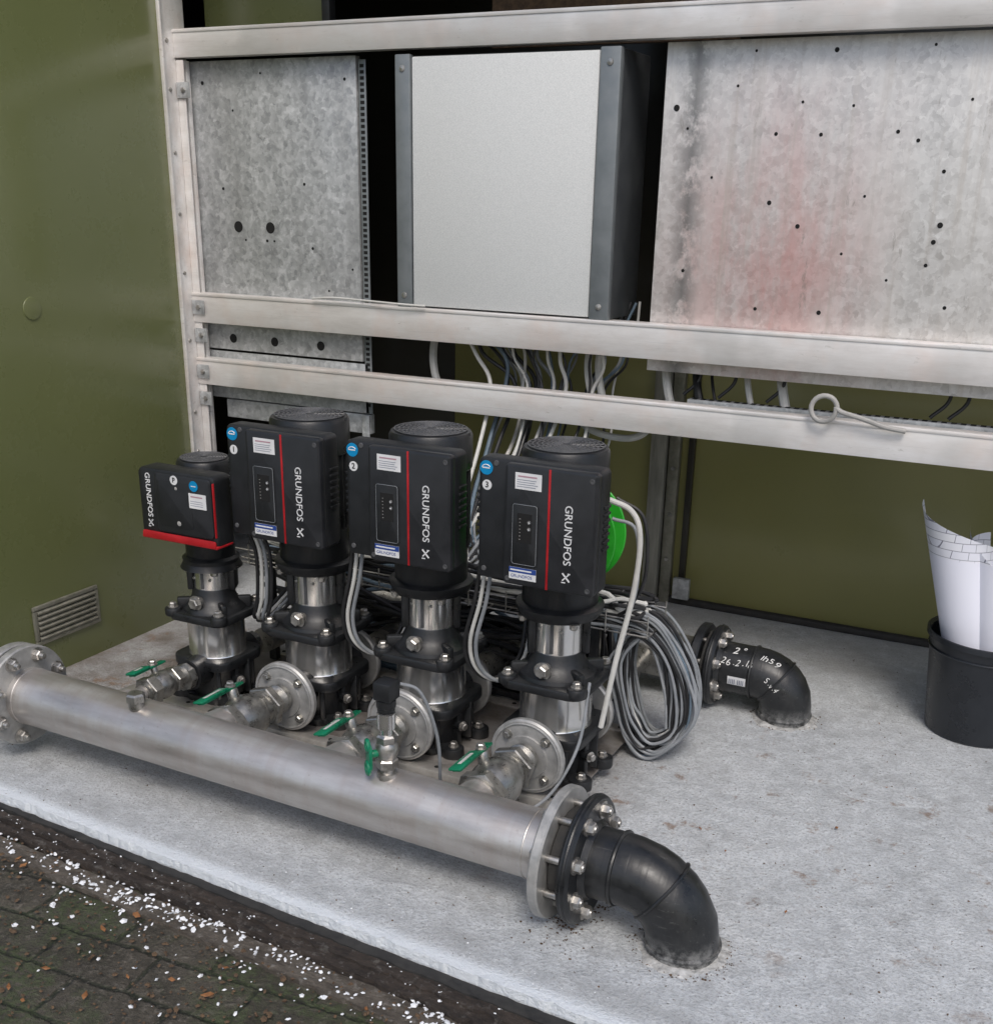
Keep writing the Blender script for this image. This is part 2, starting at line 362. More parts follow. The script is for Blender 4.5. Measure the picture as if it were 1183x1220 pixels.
def copy_tree(o,loc,parent=None):
    c=o.copy();coll.objects.link(c)
    if parent: c.parent=parent
    if loc is not None: c.location=loc
    for ch in list(o.children): copy_tree(ch,None,c)
    return c
def smoothpath(pts,n=10):
    pts=[Vector(p) for p in pts];P=[pts[0]*2-pts[1]]+pts+[pts[-1]*2-pts[-2]];out=[]
    for i in range(1,len(P)-2):
        for j in range(n):
            t=j/n;a,b,c,d=P[i-1:i+3]
            out.append(.5*((2*b)+(c-a)*t+(2*a-5*b+4*c-d)*t*t+(3*b-a-3*c+d)*t**3))
    out.append(pts[-1]);return out
def rsq(w,h,r,n=6):
    o=[]
    for cx,cy,a0 in ((w-r,h-r,0),(-w+r,h-r,90),(-w+r,-h+r,180),(w-r,-h+r,270)):
        for i in range(n+1):
            a=rad(a0+90*i/n);o.append((cx+r*math.cos(a),cy+r*math.sin(a)))
    return o
def facing(x,y,z,rot=0): return Matrix.Translation((x,y,z))@Matrix.Rotation(rad(90),4,'X')@Matrix.Rotation(rad(rot),4,'Z')
# ------------------------------------------------------------ setting
XL=-1.461;YR=.57;YB=1.34
g=MB();S=60
g.add([(-S,-S,-.045),(S,-S,-.045),(S,S,-.045),(-S,S,-.045)],[[0,1,2,3]],'pavers');g.obj("ground",kind="structure",smooth=False)
def ye(x): return -.70-.048*x
pad=MB()
xa,xb=-2.2,2.4
nx=460;top=[];bot=[];chip=0
for i in range(nx+1):
    x=xa+(xb-xa)*i/nx;j=random.uniform(-.002,.002)
    if random.random()<.05: chip=random.uniform(.004,.014)
    chip*=.6
    top.append((x,ye(x)+j+chip,0));bot.append((x,ye(x)-.004+j*.4,-.06))
vs=top+bot+[(xb,1.7,0),(xa,1.7,0),(xb,1.7,-.06),(xa,1.7,-.06)]
n1=nx+1
fs=[list(range(n1))+[2*n1,2*n1+1]]+[[i+1,i,i+n1,i+1+n1] for i in range(nx)]
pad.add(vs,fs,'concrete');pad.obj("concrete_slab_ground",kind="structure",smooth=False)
def strip(name,o0,o1,z0,z1,k,mat,jit=.003,**pr):
    m=MB();vs=[];fs=[];n=260
    for i in range(n+1):
        x=-2.2+4.6*i/n;j=random.uniform(-jit,jit)
        a=ye(x)-o0;b=ye(x)-o1-.010*(x+1)+random.uniform(-jit,jit)
        vs+=[(x,a+j,z1+random.uniform(-jit,jit)*.5),(x,b+j,z1+random.uniform(-jit,jit)*.5),(x,b+j,z0),(x,a+j,z0)]
    for i in range(n):
        q=i*4
        for c in range(4): fs.append([q+c,q+(c+1)%4,q+4+(c+1)%4,q+4+c])
    fs+=[[0,1,2,3],[n*4+3,n*4+2,n*4+1,n*4]]
    m.add(vs,fs,mat);return m.obj(name,smooth=False,**pr)
strip("seal_strip",.006,.020,-.06,-.016,0,'rubber',.0015,label="black rubber strip along the slab edge",category="edge strip")
strip("timber_edging",.024,.044,-.06,-.020,0,'timber',.003,label="wet dark timber board edging the concrete slab",category="edging board")
strip("timber_edging",.050,.068,-.06,-.026,0,'timber',.003,label="wet dark timber board edging the concrete slab",category="edging board")
strip("kerb",.080,.125,-.06,-.036,0,'kerb',.003,kind="structure")
w=MB()
w.box(XL-.03,XL,-.62,YR+.02,-.03,1.95,'wall',.001)
w.obj("steel_side_wall",label="glossy olive green enamelled steel side wall",category="wall")
c=MB();c.lathe((XL+.0005,-.02,.961),(1,0,0),[(0,.028),(.002,.027),(.003,.02),(.003,0)],'wall',32)
c.torus((XL+.002,-.02,.961),(1,0,0),.022,.0012,'grate');c.obj("blind_plug",label="round blind plug in the green side wall",category="plug")
v=MB();y0,y1,z0,z1=-.15,.08,.095,.205
for a,b,cc,d in ((y0,y1,z0,z0+.012),(y0,y1,z1-.012,z1),(y0,y0+.012,z0+.013,z1-.013),(y1-.012,y1,z0+.013,z1-.013)):
    v.box(XL+.001,XL+.01,a,b,cc,d,'grate',.002)
v.box(XL+.0006,XL+.002,y0+.01,y1-.01,z0+.01,z1-.01,'black_hole',0)
for i in range(6):
    z=z0+.02+i*.0145
    v.box(-.002,.010,y0+.013,y1-.013,-.004,.004,'grate',.001,M4=Matrix.Translation((XL+.004,0,z))@Matrix.Rotation(rad(28),4,'Y'))
v.obj("vent_grille",label="small louvred ventilation grille in green wall",category="vent")
w=MB()
w.box(-1.0,2.2,YB,YB+.03,.0,.78,'wallback',.001)
w.box(-2.3,-1.001,YB,YB+.03,.0,.78,'wallshade',.001)
w.box(-2.3,2.2,YB,YB+.03,.781,2.0,'wallshade',.001)  # same olive wall; upper and far left parts have their shade painted in
w.obj("steel_back_wall",label="olive green steel wall behind the frame",category="wall")
b=MB();b.box(-2.2,2.1,YB-.028,YB-.001,.0,.022,'rubber',.006);b.obj("sealing_strip",label="dark sealing strip along the back wall base",category="seal")
r=MB();r.box(-2.3,2.2,.44,YB+.03,1.96,1.99,'wallshade',.001);r.obj("shade_roof",label="unseen roof added to darken the rear compartment",category="roof")  # out of view, added to block sky light behind the rails
r=MB();r.box(-2.3,-2.27,YR+.06,YB-.001,0,1.95,'wallshade',.001);r.obj("compartment_side_wall",label="unseen end wall of rear compartment in painted shade colour",category="wall")  # out of view, carries the painted shade colour of the compartment
w=MB();w.box(-2.26,XL-.034,YR+.03,YR+.05,.0,1.95,'wallback',.001);w.obj("partition_wall",label="green steel partition beside the frame post",category="wall")
bd=MB();bd.box(-.6,.05,.80,.82,1.60,1.93,'dirt',.001);bd.obj("back_board",label="brown board in dark compartment above the cabinet",category="board")
bd=MB();bd.box(-1.45,-1.02,.70,.71,1.60,1.93,'wall',.001);bd.box(-1.015,-.99,.64,.67,1.60,1.93,'black_cast',.002);bd.obj("back_board",label="dark green board in compartment above the rail",category="board")
# frame
fr=empty("aluminium_frame",(XL,YR,0),"aluminium frame of three horizontal rails and a post","frame")
def rail(z0,z1,x1=2.1,name="rail"):
    m=MB()
    m.box(.004,x1-XL,0,.004,z0,z1,'alu',.0012)
    m.box(.004,x1-XL,.0045,.036,z1-.004,z1-.0005,'alu',.001)
    m.box(.004,x1-XL,.0045,.036,z0+.0005,z0+.004,'alu',.001)
    m.box(.004,x1-XL,.0365,.040,z0+.0006,z0+.018,'alu',.001);m.box(.004,x1-XL,.0365,.040,z1-.018,z1-.0006,'alu',.001)
    m.box(.004,x1-XL,-.0022,-.0002,z1-.009,z1-.002,'alu',.0008)
    return m.obj(name,fr)
rail(1.580,1.650);rail(.882,.966);rail(.702,.780)
m=MB()
m.box(.0005,.004,-.047,.05,0,1.95,'alu',.001);m.box(.0045,.03,.004,.008,0,1.575,'alu',.001)
m.box(-.0,.012,-.053,-.0475,0,1.95,'alu',.001)
for z in [.35,.5,.62,.83,1.02,1.18,1.34,1.5,1.62,1.75]:
    m.lathe((.004,-.025,z),(1,0,0),[(0,.006),(.003,.005),(.004,0)],'bolt',16)
m.obj("post",fr)
for z in (1.5,.925,.845,.74,.66):
    fl_=z in(1.5,.845,.66)
    m=MB();m.box(.006,.05,-.002 if fl_ else -.006,.002 if fl_ else -.0025,z-.02,z+.02,'galv',.001);m.lathe((.03,-.006 if not fl_ else -.002,z),(0,-1,0),[(0,.008),(.005,.007),(.006,0)],'bolt',6)
    m.obj("bracket",fr)
def panel(name,x0,x1,z0,z1,y,mat,holes,label):
    m=MB();m.box(x0,x1,y,y+.002,z0,z1,mat,.0005)
    m.box(x0,x0+.002,y+.0025,y+.02,z0,z1,mat,.0005);m.box(x1-.002,x1,y+.0025,y+.02,z0,z1,mat,.0005)
    for hx,hz,hr in holes:
        m.lathe((hx,y-.0003,hz),(0,-1,0),[(0,hr),(.0004,hr)],'black_hole',20)
    return m.obj(name,smooth=True,label=label,category="sheet metal panel")
holes=[(-1.304,1.150,.015),(-1.192,1.150,.015),(-1.35,1.25,.004),(-1.07,1.265,.004),(-1.28,1.115,.003),(-1.205,1.115,.004),(-1.18,1.115,.003),(-1.05,1.1,.004),(-1.40,1.52,.005),(-.93,1.52,.004),(-.92,1.05,.003),(-1.3,1.45,.003),(-1.2,1.54,.003),(-1.0,.99,.003)]
panel("galvanised_panel",-1.453,-.895,.805,1.574,YR+.042,'galv',holes,"grey galvanised steel panel with two round holes")
pp=panel("galvanised_panel",-1.453,-.88,.66,.798,YR+.046,'galv',[],"narrow galvanised steel panel behind the lower rail")
for hx in (-1.348,-1.197,-1.035):
    m=MB();m.lathe((hx,YR+.0415,.838),(0,-1,0),[(0,.013),(.0004,.013)],'black_hole',20)
    m.obj("knockout_hole",bpy.data.objects["galvanised_panel"])
m=MB();m.box(-.890,-.868,YR+.046,YR+.05,.66,1.565,'boxgrey',.001)
for i in range(62):
    z=.68+i*.0142;m.box(-.885,-.873,YR+.0452,YR+.0458,z,z+.008,'black_hole',0)
m.obj("perforated_strip",label="perforated dark mounting strip beside the panel",category="strip")
m=MB();m.box(-1.40,-.88,YR+.055,YR+.075,.60,.655,'galv',.002);m.box(-.905,-.88,YR+.046,YR+.05,.45,.655,'galv',.002)
m.obj("mounting_bracket",label="galvanised angle bracket below the rails",category="bracket")
m=MB();m.box(-1.452,-1.437,YR+.022,YR+.038,.0,1.575,'alu',.002);m.obj("upright_channel",label="narrow aluminium upright beside the corner post",category="upright")
def RX(p,q): return (-.038+(p-797)*.00174, 1.57-(q-50)*.00172)
hl=[(805,125,.007),(1005,62,.005),(1033,125,.003),(997,158,.004),(940,157,.004),(940,240,.005),(980,268,.005),(1090,155,.004),(1115,165,.004),(1150,200,.004),(935,375,.004),(1020,375,.005),(1145,310,.004),(1150,282,.005),(885,100,.003),(860,210,.003),(1060,230,.003),(1100,330,.003),(1170,120,.003),(830,330,.004),(822,150,.003),(970,120,.003),(1040,300,.003),(905,60,.003),(1120,60,.003),(1155,262,.006),(1175,360,.004)]
hl=[(RX(a,b)[0],RX(a,b)[1],c) for a,b,c in hl]
panel("galvanised_panel",-.055,2.05,.850,1.576,YR+.043,'galvpink',hl,"stained galvanised steel sheet with reddish tint and screw holes")
cab=empty("electrical_cabinet",(-.45,YR+.01,.966),"light grey wall cabinet with dark grey side trims","electrical cabinet")
m=MB();m.box(-.302,.300,.012,.19,0,.600,'boxside',.004);m.obj("housing",cab)
m=MB();m.box(-.256,.246,-.004,.010,.004,.596,'boxwhite',.003);m.obj("door",cab)
for a,b in ((-.302,-.259),(.249,.300)):
    m=MB();m.box(a,b,-.010,.011,-.002,.602,'boxgrey',.003)
    for z in (.03,.570): m.lathe(((a+b)/2,-.0105,z),(0,-1,0),[(0,.008),(.002,.007),(.003,0)],'bolt',16)
    m.obj("side_trim",cab)
m=MB();m.box(-.265,-.215,YB-.05,YB-.002,0,1.9,'postgrey',.003);m.box(-.21,-.175,YB-.03,YB-.002,0,1.9,'grate',.002)
for z in (.15,.3,.45,.6): m.lathe((-.192,YB-.031,z),(0,-1,0),[(0,.007),(.003,.006)],'bolt',6)
m.box(-.15,-.13,YB-.02,YB-.002,0,1.9,'wallshade',.002)
m.box(-.155,-.10,YB-.06,YB-.04,.03,.10,'galv',.003)
m.obj("steel_post",label="grey steel post against the green back wall",category="post")
m=MB();m.box(.95,.965,YB-.02,YB-.002,0,1.9,'wallback',.002);m.obj("wall_seam_strip",label="narrow green seam strip on back wall",category="strip")
m=MB();m.box(.05,2.0,YR+.06,YR+.09,.765,.785,'galv',.001)
for i in range(90): m.box(.06+i*.021,.072+i*.021,YR+.066,YR+.084,.7853,.7858,'black_hole',0)
m.obj("perforated_channel",label="perforated galvanised channel behind the lower rail",category="channel")
pts=[(.400+.029*math.cos(a),YR-.012,.806+.029*math.sin(a)) for a in [rad(10+i*18) for i in range(21)]]
pts=[(x,y-.0006*i,z) for i,(x,y,z) in enumerate(pts)]
tail=smoothpath([pts[-1],(.445,YR-.024,.802),(.49,YR-.022,.792),(.54,YR-.018,.778),(.585,YR-.012,.772)],6)
m=MB();m.tube(pts[:-1]+tail,.0058,'conduit',10);m.obj("coiled_conduit",label="grey corrugated conduit curled over the lower rail",category="conduit")
# ------------------------------------------------------------ PUMPS
def emblem(m,x,y,z,s):
    def st(p,q,t):
        p=Vector((x+p[0]*s,y,z+p[1]*s));q=Vector((x+q[0]*s,y,z+q[1]*s));d=(q-p).normalized();n=Vector((-d.z,0,d.x))*t*s/2
        o=Vector((0,-.0004,0));a=[p+n,q+n,q-n,p-n]
        m.add(a+[v+o for v in a],[[0,1,2,3],[7,6,5,4],[0,4,5,1],[1,5,6,2],[2,6,7,3],[3,7,4,0]],'white')
    st((-.8,1),(.8,-.7),.34);st((.75,1),(-.75,-.55),.26);st((-.95,-.95),(-.1,-.95),.22);st((.35,.98),(.95,.98),.2)
def build_control_box(p):
    cb=MB();cb.prism(rsq(.134,.126,.012),0,.050,'black_plastic',.007,M4=Matrix.Translation((.004,-.088,.636))@Matrix.Rotation(rad(90),4,'X'))
    cb.box(-.09,.10,-.094,-.045,.53,.715,'black_plastic',.006)
    for i in range(7): 
        z=.60+i*.014;cb.box(-.138,-.128,-.128,-.095,z,z+.006,'black_plastic',.001)
        cb.box(.136,.142,-.125,-.095,z,z+.006,'black_plastic',.001)
    for x,z in ((-.115,.53),(-.09,.752),):
        cb.lathe((x,-.1375,z),(0,-1,0),[(0,.006),(.002,.005)],'grille',12)
    o=cb.obj("control_box",p)
    f=MB();f.prism(rsq(.0995,.124,.008),0,.022,'dark_plastic',.006,M4=Matrix.Translation((.0385,-.1372,.636))@Matrix.Rotation(rad(90),4,'X'))
    for x,z in ((.125,.745),(.125,.525),(-.05,.525)): f.lathe((x,-.1593,z),(0,-1,0),[(0,.0055),(.001,.005),(.001,.003),(.0,.0)],'grille',14)
    f.obj("front_panel",o)
    yf=-.1594
    m=MB();m.box(.0350,.0396,yf-.0012,yf+.001,.514,.758,'red',.0005);m.obj("red_stripe",o)
    m=MB();m.prism(rsq(.029,.064,.006),0,.0016,'black_plastic',.0006,M4=facing(-.014,yf,.620))
    m.tube([Vector((-.014+x,yf-.0016,.620+z)) for x,z in rsq(.0265,.0615,.005)],.0005,'cable_grey',6,closed=True)
    m.box(-.030,.002,yf-.0020,yf-.0016,.604,.664,'black_hole',.0)
    for z in (.652,.638): 
        m.lathe((-.004,yf-.002,z-.005),(0,-1,0),[(0,.0042),(.0008,.0035)],'grille',16)
        m.box(-.0065,-.0015,yf-.0032,yf-.0028,z-.0055,z-.0045,'white',0)
        m.box(-.0045,-.0035,yf-.0034,yf-.0030,z-.0075,z-.0025,'white',0)
    for i in range(7): m.box(-.025,-.0225,yf-.0023,yf-.002,.610+i*.007,.6112+i*.007,'conduit',0)
    m.obj("display",o)
    m=MB();m.box(-.037,.020,yf-.0006,yf+.0002,.712,.745,'white',0)
    m.box(-.031,.010,yf-.0009,yf-.0006,.7365,.7395,'redink',0)
    for i in range(4): m.box(-.033,.014-random.random()*.012,yf-.0009,yf-.0006,.717+i*.0045,.7182+i*.0045,'ink',0)
    m.obj("label_sticker",o)
    m=MB();m.box(-.046,.014,yf-.0006,yf+.0002,.526,.551,'white',0);m.box(-.046,.014,yf-.0009,yf-.0006,.540,.551,'navy',0)
    m.text("GRUNDFOS",.009,'navy',facing(-.018,yf-.001,.533),.0001);m.box(-.043,.004,yf-.0012,yf-.0009,.544,.547,'white',0)
    m.obj("service_sticker",o)
    m=MB();m.text("GRUNDFOS",.0228,'white',facing(.079,yf-.0004,.632,-90),.0003,.0001)
    emblem(m,.079,yf-.0004,.545,.0098)
    m.obj("brand_lettering",o)
    m=MB();m.lathe((-.112,-.1382,.741),(0,-1,0),[(0,.0145),(.0008,.0145)],'blue',28)
    m.tube([Vector((-.112+.009*math.cos(a),-.1392,.741+.006*math.sin(a))) for a in [rad(20+i*15) for i in range(12)]],.0012,'white',6)
    m.box(-.120,-.104,-.1396,-.1390,.7395,.742,'white',0)
    m.obj("badge",o)
    return o
def fan(m,r,z0,z1,k='grille'):
    b=.012
    m.lathe((0,0,z0),(0,0,1),[(0,r*.97),(.004,r),(z1-z0-b,r),(z1-z0-b*.35,r-b*.35),(z1-z0-.002,r-b),(z1-z0-.002,0)],'black_cast',48)
    z=z1-.0005
    for i in range(8):
        R=.010+i*(r-.020)/7.2
        if R<r-.008: m.torus((0,0,z),(0,0,1),R,.0018,k,40,6)
    for i in range(20):
        a=2*math.pi*i/20;m.tube([(.012*math.cos(a),.012*math.sin(a),z),((r-.012)*math.cos(a+.25),(r-.012)*math.sin(a+.25),z)],.0016,k,5)
def build_pump(p,R=.08,small=False):
    fy=.15 if not small else .125;fz=.126
    m=MB();h=R/.08
    foot=.10*h
    m.prism(rsq(foot*.60,foot*.9,.02),.034,.052,'black_cast',.003)
    for sx in (-1,1):
        for sy in (-1,1):
            m.prism([(sx*foot*.92+.028*math.cos(a),sy*foot*.62+.024*math.sin(a)) for a in [2*math.pi*i/20 for i in range(20)]],.032,.058,'black_cast',.004)
            m.box(min(sx*.03,sx*foot*.92),max(sx*.03,sx*foot*.92),sy*foot*.62-.016,sy*foot*.62+.016,.035,.054,'black_cast',.004)
            m.hexb((sx*foot*.95,sy*foot*.62,.058),(0,0,1),.009,.011,'bolt')
    m.lathe((0,0,.05),(0,0,1),[(0,R*.95),(.01,R*1.0),(.05,R*1.06),(.075,R*1.10),(.085,R*1.2),(.097,R*1.22),(.103,R*1.12)],'black_cast',40)
    m.lathe((0,-fy+.01,fz),(0,1,0),[(0,.045*h),(.02,.040*h),(.08,.050*h),(2*fy-.10,.050*h),(2*fy-.04,.04*h),(2*fy-.02,.045*h)],'black_cast',32)
    for a in (10,32,60,120,148,170,200,232,308,340):
        M4=Matrix.Rotation(rad(a),4,'Z');m.box(R*.9,R*1.26,-.006,.006,.05,.142,'black_cast',.003,M4=M4)
    m.prism(rsq(R*1.22,R*1.22,.035),.130,.156,'black_cast',.005)
    m.lathe((R*1.05,-R*.35,.10),(1,-.35,0),[(0,.013),(.02,.013)],'black_cast',16);m.hexb((R*1.05+.018,-R*.35-.006,.10),(1,-.35,0),.009,.010,'bolt')
    m.obj("base_casting",p)
    for s in (-1,1):
        m=MB();r=.086 if not small else .062
        if small: 
            m.lathe((0,s*(fy-.006),fz),(0,s,0),[(0,.034),(.02,.034)],'fitting',8)
        else:
            m.ring((0,s*(fy-.018),fz),(0,s*fy,fz),r,.03,'flange',48,.004)
            m.lathe((0,s*fy,fz),(0,s,0),[(0,.05),(.004,.049),(.004,.03)],'flange',40)
            m.torus((0,s*(fy+.001),fz),(0,1,0),r*.90,.0022,'flange')
            for i in range(4):
                a=rad(45+90*i);x=.0635*math.cos(a);z=.0635*math.sin(a)
                m.hexb((x,s*fy,fz+z),(0,s,0),.0085,.009,'fitting')
        m.obj("flange",p)
    m=MB();m.lathe((0,0,.154),(0,0,1),[(0,R*1.01),(.003,R*1.03),(.006,R*1.01),(.088,R*1.01),(.091,R*1.03),(.097,R*1.01)],'stainless',72);m.obj("sleeve",p)
    m=MB();m.prism(rsq(R*1.26,R*1.26,.035),.250,.272,'black_cast',.006)
    m.lathe((0,0,.27),(0,0,1),[(0,R*1.12),(.010,R*1.08),(.022,R*.90),(.036,R*.78),(.05,R*.74),(.058,R*.70)],'black_cast',40)
    for sx in (-1,1):
        for sy in (-1,1):
            m.cyl((sx*R*1.02,sy*R*1.02,.258),(sx*R*1.02,sy*R*1.02,.280),.021,'black_cast',20,.005)
            m.hexb((sx*R*1.02,sy*R*1.02,.280),(0,0,1),.0095,.011,'bolt')
    for a in (35,145,215,325): m.box(.03,R*1.3,-.008,.008,.268,.300,'black_cast',.005,M4=Matrix.Rotation(rad(a),4,'Z'))
    m.obj("pump_head",p)
    m=MB();m.cyl((-.0,-R*.66,.300),(-.0,-R*.98,.300),.013,'bolt',16,.002);m.hexb((-.0,-R*.98,.300),(0,-1,0),.0145,.012,'bolt');m.obj("vent_plug",p)
    zc=.405 if not small else .375
    m=MB();r=.054*h
    m.lathe((0,0,.328),(0,0,1),[(0,r),(zc-.328,r)],'stainless',40)
    m.box(r*.93,r*1.25,-.024,.024,.322,zc+.004,'black_cast',.004,M4=Matrix.Rotation(rad(28),4,'Z'));m.box(-r*1.25,-r*.93,-.024,.024,.322,zc+.004,'black_cast',.004,M4=Matrix.Rotation(rad(28),4,'Z'))
    m.box(-.004,.004,-r-.0015,-r+.002,.332,zc-.004,'grille',.001,M4=Matrix.Rotation(rad(8),4,'Z'))
    for sx in (-.022,.026): m.lathe((sx,-r*.98+abs(sx)*.2,zc-.02),(0,-1,0),[(0,.004),(.003,.003)],'bolt',10)
    m.obj("coupling_guard",p)
    rm=.086*h if not small else .062
    zt=.776 if not small else .652
    m=MB();m.lathe((0,0,zc),(0,0,1),[(0,r*1.05),(.006,r*1.6),(.02,rm*1.1),(.03,rm*1.12),(.036,rm)],'black_cast',40)
    for i in range(4):
        a=rad(45+90*i);m.hexb((rm*.98*math.cos(a),rm*.98*math.sin(a),zc+.008),(0,0,-1),.009,.012,'bolt')
    m.cyl((0,0,zc+.03),(0,0,zt-.07),rm*.96,'black_cast',40,.003)
    for i in range(30):
        a=2*math.pi*i/30;m.box(rm*.9,rm*1.02,-.0015,.0015,zc+.110,zt-.075,'black_cast',.0005,M4=Matrix.Rotation(a,4,'Z'))
    m.obj("motor",p)
    m=MB();fan(m,rm*1.06,zt-.085,zt);m.obj("fan_cover",p)
PX=[0,-.32,-.64]
GP="multistage pumps of the booster set"
p3=empty("booster_pump",(0,0,0),"tall black vertical pump with control box numbered 3","pump",GP)
build_pump(p3);build_control_box(p3)
p2=copy_tree(p3,(-.32,0,0));p1=copy_tree(p3,(-.64,0,0))
p2["label"]="tall black vertical pump with control box numbered 2";p1["label"]="tall black vertical pump with control box numbered 1"
def number(p,t,x,y,z,r=.0105):
    cb=[c for c in p.children if c.name.startswith("control_box")][0]
    m=MB();m.lathe((x,y,z),(0,-1,0),[(0,r),(.0006,r)],'white',24);m.text(t,r*1.6,'black_hole',facing(x,y-.0009,z),.0002,.0003);m.obj("number_badge",cb)
for p,t in ((p3,"3"),(p2,"2"),(p1,"1")): number(p,t,-.110,-.1382,.706)
sp=empty("booster_pump",(-.925,-.04,0),"smaller pilot pump with red trimmed black control box","pump",GP)
build_pump(sp,.070,True)
cb=MB()
cb.prism(rsq(.114,.087,.016),0,.060,'black_plastic',.007,M4=Matrix.Translation((.022,-.068,.556))@Matrix.Rotation(rad(90),4,'X'))
cb.box(-.05,.09,-.074,.0,.49,.62,'black_plastic',.006)
o=cb.obj("control_box",sp)
m=MB();m.prism(rsq(.1135,.004,.0035),0,.056,'red',.001,M4=Matrix.Translation((.022,-.0745,.476))@Matrix.Rotation(rad(90),4,'X'))
m.prism(rsq(.110,.009,.006),0,.004,'red',.001,M4=Matrix.Translation((.022,-.1285,.4825))@Matrix.Rotation(rad(90),4,'X'))
m.box(.1305,.1340,-.1305,-.1245,.50,.628,'red',.001);m.obj("red_trim",o)
yf=-.1285
m=MB();m.prism(rsq(.083,.070,.010),0,.006,'dark_plastic',.003,M4=Matrix.Translation((.046,-.1282,.566))@Matrix.Rotation(rad(90),4,'X'));m.obj("front_panel",o)
m=MB();m.text("GRUNDFOS",.0200,'white',facing(-.062,yf,.578,-90),.0003,.0002)
emblem(m,-.062,yf-.0003,.510,.0085);m.obj("brand_lettering",o)
yf=-.1345
m=MB();m.prism(rsq(.050,.055,.006),0,.001,'black_plastic',.0004,M4=facing(.022,yf+.0005,.566))
m.lathe((.028,yf-.0006,.605),(0,-1,0),[(0,.004),(.0006,.003)],'conduit',14);m.lathe((.030,yf-.0006,.522),(0,-1,0),[(0,.006),(.0005,.005)],'conduit',14);m.obj("display",o)
m=MB();m.box(.066,.116,yf-.0016,yf-.0008,.565,.600,'white',0);m.box(.072,.106,yf-.0019,yf-.0016,.591,.594,'redink',0)
for i in range(3): m.box(.070,.106,yf-.0019,yf-.0016,.571+i*.005,.5722+i*.005,'ink',0)
m.obj("label_sticker",o)
m=MB();m.lathe((.082,yf-.0008,.617),(0,-1,0),[(0,.0125),(.0006,.0125)],'blue',24);m.box(.075,.089,yf-.0018,yf-.0014,.616,.618,'white',0);m.obj("badge",o)
m=MB();m.lathe((.024,yf-.0002,.624),(0,-1,0),[(0,.011),(.0006,.011)],'white',24);m.text("P",.016,'black_hole',facing(.024,yf-.0012,.624),.0002,.0003);m.obj("number_badge",o)
# ------------------------------------------------------------ skid
sk=empty("base_frame",(-.5,.05,0),"low steel skid frame with pale beams carrying the pumps","base frame")
for y0_,y1_ in ((-.205,-.160),(.20,.235)):
    m=MB();m.box(-.66,.60,y0_,y1_,.004,.036,'beam',.003)
    for i in range(9): m.lathe((-.6+i*.145,(y0_+y1_)/2,.0362),(0,0,1),[(0,.006),(.0003,.006)],'black_hole',14)
    m.obj("beam",sk)
m=MB();m.box(-.645,.595,-.158,.198,.0285,.0325,'skid',.001)
m.obj("deck_plate",sk)
# ------------------------------------------------------------ front manifold
zm0,zm1=.147,.128
YM=-.464
mf=empty("manifold_pipe",(-.5,YM,0),"long horizontal stainless steel collector pipe with end flanges","pipe")
def mz(x): return zm0+(zm1-zm0)*(x+1.146)/(1.37)
A=Vector((-1.150+.5,0,mz(-1.15)));B=Vector((.220+.5,0,mz(.220)));D=(B-A).normalized()
m=MB();m.lathe(A,B-A,[(0,.066),((B-A).length,.066)],'pipe',72)
m.torus(A+D*.035,D,.0655,.0022,'pipe');m.torus(B-D*.05,D,.0655,.0022,'pipe');m.obj("pipe",mf)
m=MB();m.ring(B-D*.010,B+D*.010,.125,.062,'flange',64,.003);m.obj("end_flange",mf)
m=MB();m.ring(A-D*.0,A+D*.02,.118,.062,'flange',64,.003);m.ring(A-D*.035,A-D*.010,.116,.02,'flange',64,.003)
m.obj("end_flange",mf)
for i in range(8):
    m=MB();a=rad(22.5+45*i);q=A+Vector((0,.096*math.cos(a),.096*math.sin(a)))
    m.cyl(q-D*.05,q+D*.045,.007,'bolt',12);m.hexb(q+D*.02,D,.013,.013,'bolt');m.obj("flange_bolt",mf)
m=MB();xp=-.775+.5;zz=mz(-.775)+.064
m.lathe((xp,-.02,zz-.005),(0,0,1),[(0,.017),(.018,.017)],'fitting',20);m.hexb((xp,-.02,zz+.012),(0,0,1),.021,.02,'fitting',False);m.obj("threaded_plug",mf)
for x in PX+[-.925]:
    q=.047 if x>-.9 else .028
    m=MB();m.lathe((x+.5,.05,mz(x)),(0,1,0),[(0,q),(.05,q*.9),(.052,q*.6)],'pipe',32);m.obj("socket",mf)
